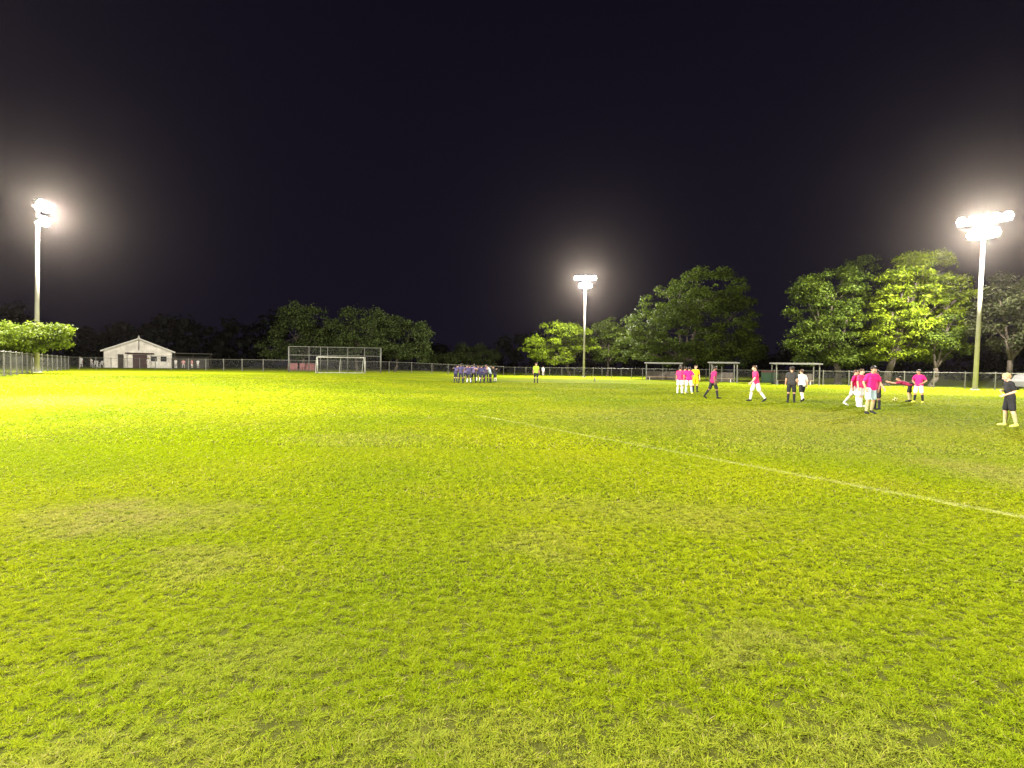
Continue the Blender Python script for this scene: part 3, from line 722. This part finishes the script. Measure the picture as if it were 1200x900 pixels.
def pose_meshes(key):
    p = POSES[key]; ln = R(p['lean'])
    RX = Matrix.Rotation(ln, 3, 'X')                       # forward lean (towards -Y)
    hip = V((0, 0, 0.93)); tf = lambda v: hip + RX @ V(v)
    up = RX @ V((0, 0, 1))
    body, shirt, shorts = MB(), MB(), MB()
    # torso: stacked capsules
    prof = [(0.00, .070, .104), (0.12, .058, .102), (0.24, .066, .102), (0.36, .082, .106), (0.45, .100, .090), (0.50, .090, .066)]
    for i, (z, hw, r) in enumerate(prof):
        cap(body, tf((-hw * .8, 0, z)), r * .86, tf((hw * .8, 0, z)), r * .86)
        cap(shirt, tf((-hw, 0.004, z)), r * 1.07, tf((hw, 0.004, z)), r * 1.07)
        if i == 0:
            for hx, hz_ in ((.095, .0), (.085, .06)): cap(shirt, tf((-hx, 0.004, hz_)), .113, tf((hx, 0.004, hz_)), .113)
        if i:
            z0, h0, r0 = prof[i - 1]
            for s in (-1, 0, 1):
                cap(body, tf((s * h0 * .8, 0, z0)), r0 * .86, tf((s * hw * .8, 0, z)), r * .86)
                cap(shirt, tf((s * h0, 0.004, z0)), r0 * 1.07, tf((s * hw, 0.004, z)), r * 1.07)
    # head
    NX = Matrix.Rotation(ln * 0.55 + R(p['nod']), 3, 'X')
    neck = tf((0, 0.005, 0.52)); hd = neck + NX @ V((0, -0.012, 0.175))
    hf = lambda v: hd + NX @ V(v)
    cap(body, tf((0, 0.01, .48)), .062, hf((0, .02, -.05)), .053)
    for c, r in (((0, .018, .03), .088), ((0, -.02, .02), .078), ((0, -.035, -.055), .052), ((0, -.06, -.085), .030), ((-.03, -.05, -.03), .042), ((.03, -.05, -.03), .042)): body.ball(hf(c), r, 3)
    cap(body, hf((0, -.093, .012)), .011, hf((0, -.113, -.022)), .016)                           # nose
    for s in (-1, 1): cap(body, hf((s * .083, .012, .012)), .016, hf((s * .083, .010, -.018)), .012)   # ears
    hair = MB()
    for c, r in (((0, .030, .050), .092), ((0, -.018, .066), .074), ((0, .055, .005), .070), ((-.03, .02, .055), .075), ((.03, .02, .055), .075)): hair.ball(hf(c), r, 3)
    # legs
    socks = []; boots = []; low = 9
    for k, s in enumerate((-1, 1)):
        a = V((s * .092, 0, .93)); kd = nz(p['legs'][k][0]); sd = nz(p['legs'][k][1])
        kn = a + kd * .43; an = kn + sd * .42
        cap(body, a, .088, kn, .056); cap(body, kn, .056, kn + sd * .16 + V((0, .012, 0)), .057); cap(body, kn + sd * .16 + V((0, .012, 0)), .057, an, .038)
        cap(shorts, a + V((0, 0, .06)), .100, a + kd * .20, .098); cap(shorts, a + kd * .20, .098, a + kd * .36, .094)
        so = MB(); cap(so, kn + sd * .10 + V((0, .010, 0)), .064, kn + sd * .20 + V((0, .010, 0)), .063); cap(so, kn + sd * .20 + V((0, .010, 0)), .063, an, .047); socks.append(so)
        bo = MB(); fd = nz((s * .22, -1, 0)); pit = min(0.6, max(0, sd.y * 0.9))
        fdir = nz((fd.x, fd.y, -pit)); upv = V((0, 0, 1))
        heel = an + V((0, .03, -.045)); toe = heel + fdir * .20 + V((0, 0, -.008)); ball_ = heel + fdir * .13
        cap(bo, an, .050, heel, .042); cap(bo, heel, .042, ball_, .043); cap(bo, ball_ + V((.012, 0, 0)), .040, toe, .030); cap(bo, ball_ - V((.012, 0, 0)), .040, toe, .030); boots.append(bo)
        cap(body, an, .038, heel, .034); cap(body, heel, .034, toe, .024)
        low = min(low, heel.z - .042, toe.z - .030)
    cap(shorts, (-.075, 0, .99), .104, (.075, 0, .99), .104); cap(shorts, (-.06, 0, .92), .104, (.06, 0, .92), .104)
    # arms and hands
    for k, s in enumerate((-1, 1)):
        sh = tf((s * .178, 0, .475)); ud = nz(RX @ V(p['arms'][k][0]) if key in ('huddle',) else V(p['arms'][k][0])); fd = nz(RX @ V(p['arms'][k][1]) if key in ('huddle',) else V(p['arms'][k][1]))
        el = sh + ud * .285; wr = el + fd * .25
        cap(body, tf((s * .11, 0, .46)), .058, sh, .054); cap(body, sh, .054, el, .040); cap(body, el, .040, el + fd * .09, .041); cap(body, el + fd * .09, .041, wr, .027)
        cap(shirt, tf((s * .11, 0, .46)), .078, sh, .070); cap(shirt, sh, .070, sh + ud * .19, .066)
        inn = V((-s, 0, 0)); inn = (inn - fd * inn.dot(fd)).normalized(); th = fd.cross(inn)
        if th.y > 0 or (abs(th.y) < .2 and th.z < 0): th = -th
        pa = wr + fd * .085
        for o_ in (-.026, -.009, .009, .026): cap(body, wr + th * o_ * .7, .019, pa + th * o_, .0135)
        for o_, L in ((.032, .070), (.011, .080), (-.011, .075), (-.032, .058)):
            q0 = pa + th * o_; q1 = q0 + (fd + inn * .25).normalized() * L * .5; q2 = q1 + (fd * .75 + inn * .65).normalized() * L * .5
            cap(body, q0, .0112, q1, .0102, 1); cap(body, q1, .0102, q2, .0088, 1)
        t0 = wr + fd * .022 + th * .026; t1 = t0 + (fd * .6 + th * .75 + inn * .2).normalized() * .048; t2 = t1 + (fd * .9 + th * .2 + inn * .35).normalized() * .038
        cap(body, t0, .014, t1, .012, 1); cap(body, t1, .012, t2, .0095, 1)
    out = {'body': remeshed('body', body, .0085, 1), 'shirt': remeshed('shirt', shirt, .013), 'shorts': remeshed('shorts', shorts, .013), 'hair': remeshed('hair', hair, .012)}
    out['sock'] = [remeshed('sock', s_, .012) for s_ in socks]; out['boot'] = [remeshed('boot', b_, .011) for b_ in boots]
    me = out['body']; me.materials.append(None); me.materials.append(EYE); me.materials.append(LIP)
    eyes = [hf((s * .032, -.088, .018)) for s in (-1, 1)]; mouth = hf((0, -.088, -.062)); axx = NX @ V((1, 0, 0)); azz = NX @ V((0, 0, 1))
    for f in me.polygons:
        if f.center.z < hd.z - .2: continue
        c = f.center
        for e in eyes:
            d = c - e
            if abs(d.dot(axx)) < .014 and abs(d.dot(azz)) < .008 and d.length < .03: f.material_index = 1
        d = c - mouth
        if abs(d.dot(axx)) < .024 and abs(d.dot(azz)) < .008 and d.length < .04: f.material_index = 2
    # keep the shirt above the shorts' hem line and drop everything onto the ground
    for m_ in [out['body'], out['shirt'], out['shorts'], out['hair']] + out['sock'] + out['boot']:
        m_.transform(Matrix.Translation((0, 0, -low)))
        if len(m_.materials) == 0: m_.materials.append(None)
    return out
CACHE = {}
def mobj(name, me, m, parent):
    o = link(bpy.data.objects.new(name, me), parent); o.material_slots[0].link = 'OBJECT'; o.material_slots[0].material = m
    return o
def person(label, pose, loc, rz, height, shirt, shorts, sock, boot, skin=1, hair='dark', group=None):
    if pose not in CACHE: CACHE[pose] = pose_meshes(pose)
    c = CACHE[pose]
    t = thing('person', label, 'person', loc, rz, group); s = height / 1.74; t.scale = (s, s, s)
    mobj('body', c['body'], SKIN[skin], t); mobj('shirt', c['shirt'], CL[shirt], t); mobj('shorts', c['shorts'], CL[shorts], t); mobj('hair', c['hair'], HAIRS[hair], t)
    for k in range(2):
        mobj('sock', c['sock'][k], CL[sock], t); mobj('boot', c['boot'][k], CL[boot], t)
    return t
def person_px(label, pose, px, py_feet, py_head, yaw, *a, full=None, **k):
    """yaw 0 faces the camera, +90 faces right in the picture"""
    p = on_ground(px, py_feet); h = (py_feet - py_head) * p.y / F_PX
    return person(label, pose, p, R(yaw) - math.atan2(p.x, p.y), full or h, *a, **k)
G1 = 'players and officials on the right of the pitch'
person_px('player in coral pink shirt, leftmost of the close row left of the yellow shirt', 'stand', 796.5, 461, 430, 165, 'red', 'white', 'white', 'white', 1, 'dark', group=G1)
person_px('player in pink shirt and white shorts in the middle of the close row of three', 'stand', 802, 460.5, 430, 150, 'pink', 'white', 'white', 'grey', 1, 'dark', group=G1)
person_px('player in bright pink shirt right beside the yellow shirted person', 'hips', 807, 461.5, 430, 175, 'pink', 'white', 'pale_blue', 'limeboot', 1, 'dark', group=G1)
person_px('person in a bright yellow shirt with dark socks at the end of the pink row', 'stand', 814.5, 459.5, 428.5, 20, 'yellow', 'yellow', 'black', 'black', 0, 'brown', group=G1)
person_px('lone player in magenta shirt with black shorts right of the yellow shirt', 'walk', 835, 467.5, 429, 115, 'magenta', 'black', 'black', 'black', 2, 'dark', group=G1)
person_px('lone player in coral pink shirt and white shorts looking down midway to the referee', 'walk', 885.5, 471, 428.5, -70, 'red', 'white', 'white', 'black', 0, 'brown', group=G1)
person_px('referee in charcoal shirt, black shorts and black socks', 'stand', 927, 472, 430, 185, 'charcoal', 'black', 'black', 'black', 1, 'dark', group=G1)
person_px('person in white shirt and black shorts beside the referee', 'walk', 939.5, 471, 433, -150, 'white', 'black', 'white', 'black', 0, 'brown', group=G1)
person_px('foremost player in bright pink shirt and pale blue shorts striding with black boots', 'stride', 1019, 486, 429.5, 40, 'pink', 'pale_blue', 'olive', 'black', 1, 'dark', group=G1)
person_px('player in pink shirt with long white socks, leftmost of the pink cluster', 'walk', 999.5, 476, 433.5, 80, 'pink', 'white', 'white', 'white', 0, 'brown', group=G1)
person_px('player in coral shirt half hidden second from left in the pink cluster', 'stand', 1007.5, 477, 433, 60, 'red', 'white', 'white', 'white', 0, 'brown', group=G1)
person_px('player in maroon shirt half hidden at the right of the pink cluster', 'stand', 1027, 480, 434, -60, 'maroon', 'black', 'black', 'black', 2, 'dark', group=G1)
person_px('player in deep pink shirt and white shorts standing behind the bending one', 'hips', 1076, 472, 433.5, -25, 'pink', 'white', 'black', 'limeboot', 1, 'dark', group=G1)
person_px('player in dull maroon shirt bending forward beside a pink shirted player', 'bend', 1066, 471, 447, -80, 'maroon', 'black', 'olive', 'black', 1, 'dark', full=1.55, group=G1)
person_px('blond child in black shirt and black shorts at the right edge of the pitch', 'phone', 1182, 500.5, 438.5, -68, 'black', 'black', 'olive', 'limeboot', 0, 'blond', group=G1)
# the far huddle
hc = on_ground(558, 448.2)
hp = [(534, 448.6), (540, 449), (545.5, 447.4), (549.5, 449.2), (555, 448.7), (560.5, 447.4), (565, 449), (569.5, 447.8), (574.5, 448.6), (580, 448)]
for i, (px, py) in enumerate(hp):
    lab = 'player in navy shirt and dark shorts inside the distant huddle'
    sh, so, sk = 'navy', 'darkblue', 'darkblue'
    if i == 0: lab = 'player in dark kit at the left end of the distant huddle'
    if i == 8: lab = 'person in a pale blue top towards the right end of the distant huddle'; sh = 'pale_blue'
    if i == 9: lab = 'player in black top at the right end of the distant huddle'; sh = 'black'
    if i in (2, 4): sh = 'purple'; lab = 'player in faded purple shirt inside the distant huddle'
    if i in (3, 5, 9): sk = 'white'
    p = on_ground(px, py); d = hc - p
    yaw = math.atan2(d.y, d.x) + math.pi / 2 if abs(d.x) > 1.0 or abs(d.y) > .5 else R(180 if i % 2 else 20)
    person(lab, 'huddle' if i % 3 != 1 else 'hips', p, yaw, (1.62, 1.7, 1.66)[i % 3], sh, so, sk, 'black', (1, 2, 1)[i % 3], 'dark', group='players in the distant huddle')
person_px('person in lime bib and dark trousers standing alone right of the huddle', 'stand', 628, 449.3, 425.5, 10, 'hivis', 'black', 'black', 'black', 1, 'dark')
def stand_far(label, pose, px, Y, h, yaw, *a, **k):
    q = at_y(px, 432, Y); person(label, pose, V((q.x, Y, gz(q.x, Y))), R(yaw), h, *a, **k)
stand_far('spectator in pale top standing behind the fence near the layered tree', 'stand', 636.5, 96, 1.7, 0, 'pale_blue', 'grey', 'white', 'black', 1, 'dark')
YC = 92
stand_far('tall figure in white left of the clubhouse behind the fence', 'stand', 95, YC, 1.95, 10, 'white', 'white', 'white', 'grey', 1, 'dark', group='spectators by the clubhouse')
stand_far('figure in pale shirt nearest the left corner of the clubhouse', 'hips', 107, YC, 1.75, -20, 'white', 'grey', 'grey', 'black', 1, 'dark', group='spectators by the clubhouse')
stand_far('figure in white standing right of the clubhouse doorway', 'stand', 174, YC, 1.9, 5, 'white', 'white', 'white', 'grey', 1, 'dark', group='spectators by the clubhouse')
stand_far('figure in white standing just past the right corner of the clubhouse', 'stand', 206, YC, 1.75, 0, 'white', 'grey', 'white', 'black', 2, 'dark', group='spectators by the clubhouse')
stand_far('figure in faded pink under the left end of the open shed', 'hips', 215, YC + 2, 1.7, 25, 'blush', 'grey', 'grey', 'black', 1, 'dark', group='spectators by the clubhouse')
stand_far('figure in faded pink beside the middle of the open shed', 'stand', 225, YC + 2, 1.7, -25, 'blush', 'white', 'grey', 'black', 1, 'dark', group='spectators by the clubhouse')
stand_far('figure in white under the right end of the open shed', 'stand', 232, YC + 2, 1.72, 0, 'white', 'grey', 'grey', 'black', 2, 'dark', group='spectators by the clubhouse')

# ------------------------------------------------------------------ chairs, ball, post
def chair_parts(t):
    MB().box((0, 0, 0.43), (0.46, 0.44, 0.035), None, 0.01).build('seat', M['white_plastic'], t)
    b = MB()
    for i in range(5): b.box((-0.18 + i * 0.09, 0.235, 0.66), (0.05, 0.02, 0.42), Matrix.Rotation(R(-9), 3, 'X'))
    b.box((0, 0.275, 0.87), (0.46, 0.03, 0.07), Matrix.Rotation(R(-9), 3, 'X'), 0.01); b.build('backrest', M['white_plastic'], t)
    for sx in (-1, 1):
        for sy in (-1, 1): MB().tube((sx * 0.24, sy * 0.23, 0), (sx * 0.20, sy * 0.19, 0.42), 0.022, 0.03, 6).build('leg', M['white_plastic'], t)
        MB().box((sx * 0.24, 0.02, 0.66), (0.05, 0.42, 0.03)).box((sx * 0.24, -0.17, 0.54), (0.04, 0.04, 0.22)).build('armrest', M['white_plastic'], t)
first = None
for px, yaw, lab in ((112, 20, 'white plastic chair left of two by the clubhouse left corner'), (117.5, -15, 'white plastic chair right of two by the clubhouse left corner'),
                     (184, 10, 'white plastic chair under the clubhouse windows near the doorway'), (193, -20, 'white plastic chair near the right corner of the clubhouse')):
    q = at_y(px, 432, 91.5)
    t = thing('plastic_chair', lab, 'chair', (q.x, 91.5, gz(q.x, 91.5)), R(yaw), 'white plastic chairs by the clubhouse'); t.scale = (1.35,) * 3
    if first is None: first = t; chair_parts(t)
    else:
        for c in list(first.children):
            k = c.copy(); COL.objects.link(k); k.parent = t
def ball():
    p = on_ground(1049, 471)
    t = thing('football', 'pale yellow football on the grass between the pink clusters', 'ball', p)
    m = mat('ball_panel', (0.42, 0.43, 0.10), 0.5, 0.1)
    bm = bmesh.new(); bmesh.ops.create_icosphere(bm, subdivisions=3, radius=0.11, matrix=Matrix.Translation((0, 0, 0.11)))
    me = bpy.data.meshes.new('panel'); bm.to_mesh(me); bm.free(); me.polygons.foreach_set('use_smooth', np.ones(len(me.polygons), bool)); me.materials.append(m)
    me.materials.append(M['dark'])
    ph = (1 + 5 ** .5) / 2; dirs = [V(v).normalized() for a in (-1, 1) for b in (-ph, ph) for v in ((0, a, b), (a, b, 0), (b, 0, a))]
    for f in me.polygons:
        if max((f.center - V((0, 0, .11))).normalized().dot(d) for d in dirs) > .93: f.material_index = 1
    link(bpy.data.objects.new('panel', me), t)
ball()
def stump():
    p = on_ground(697, 447)
    t = thing('marker_post', 'short dull post on the grass right of the middle floodlight pole', 'post', p)
    MB().tube((0, 0, 0), (0, 0, 0.42), 0.09, 0.075, 10).ball((0, 0, 0.42), 0.076, 2).build('post', mat('dull_post', (0.16, 0.14, 0.08), 0.8, 0.3), t)
    MB().box((0, 0, 0.02), (0.3, 0.3, 0.04), None, 0.01).build('foot', M['dark'], t)
stump()

# ------------------------------------------------------------------ night air
def haze():
    mb = MB(); mb.box((0, 90, 19), (530, 430, 40.0))
    m = bpy.data.materials.new('haze'); m.use_nodes = True; nt = m.node_tree; nt.nodes.remove(nt.nodes['Principled BSDF'])
    v = nt.nodes.new('ShaderNodeVolumePrincipled'); v.inputs['Color'].default_value = (1.0, 0.87, 0.80, 1); v.inputs['Density'].default_value = HAZE; v.inputs['Anisotropy'].default_value = 0.925
    nt.links.new(v.outputs[0], nt.nodes['Material Output'].inputs['Volume'])
    o = mb.build('haze', m); o['kind'] = 'stuff'; o['label'] = 'thin night air glowing round the floodlights'; o['category'] = 'haze'
haze()
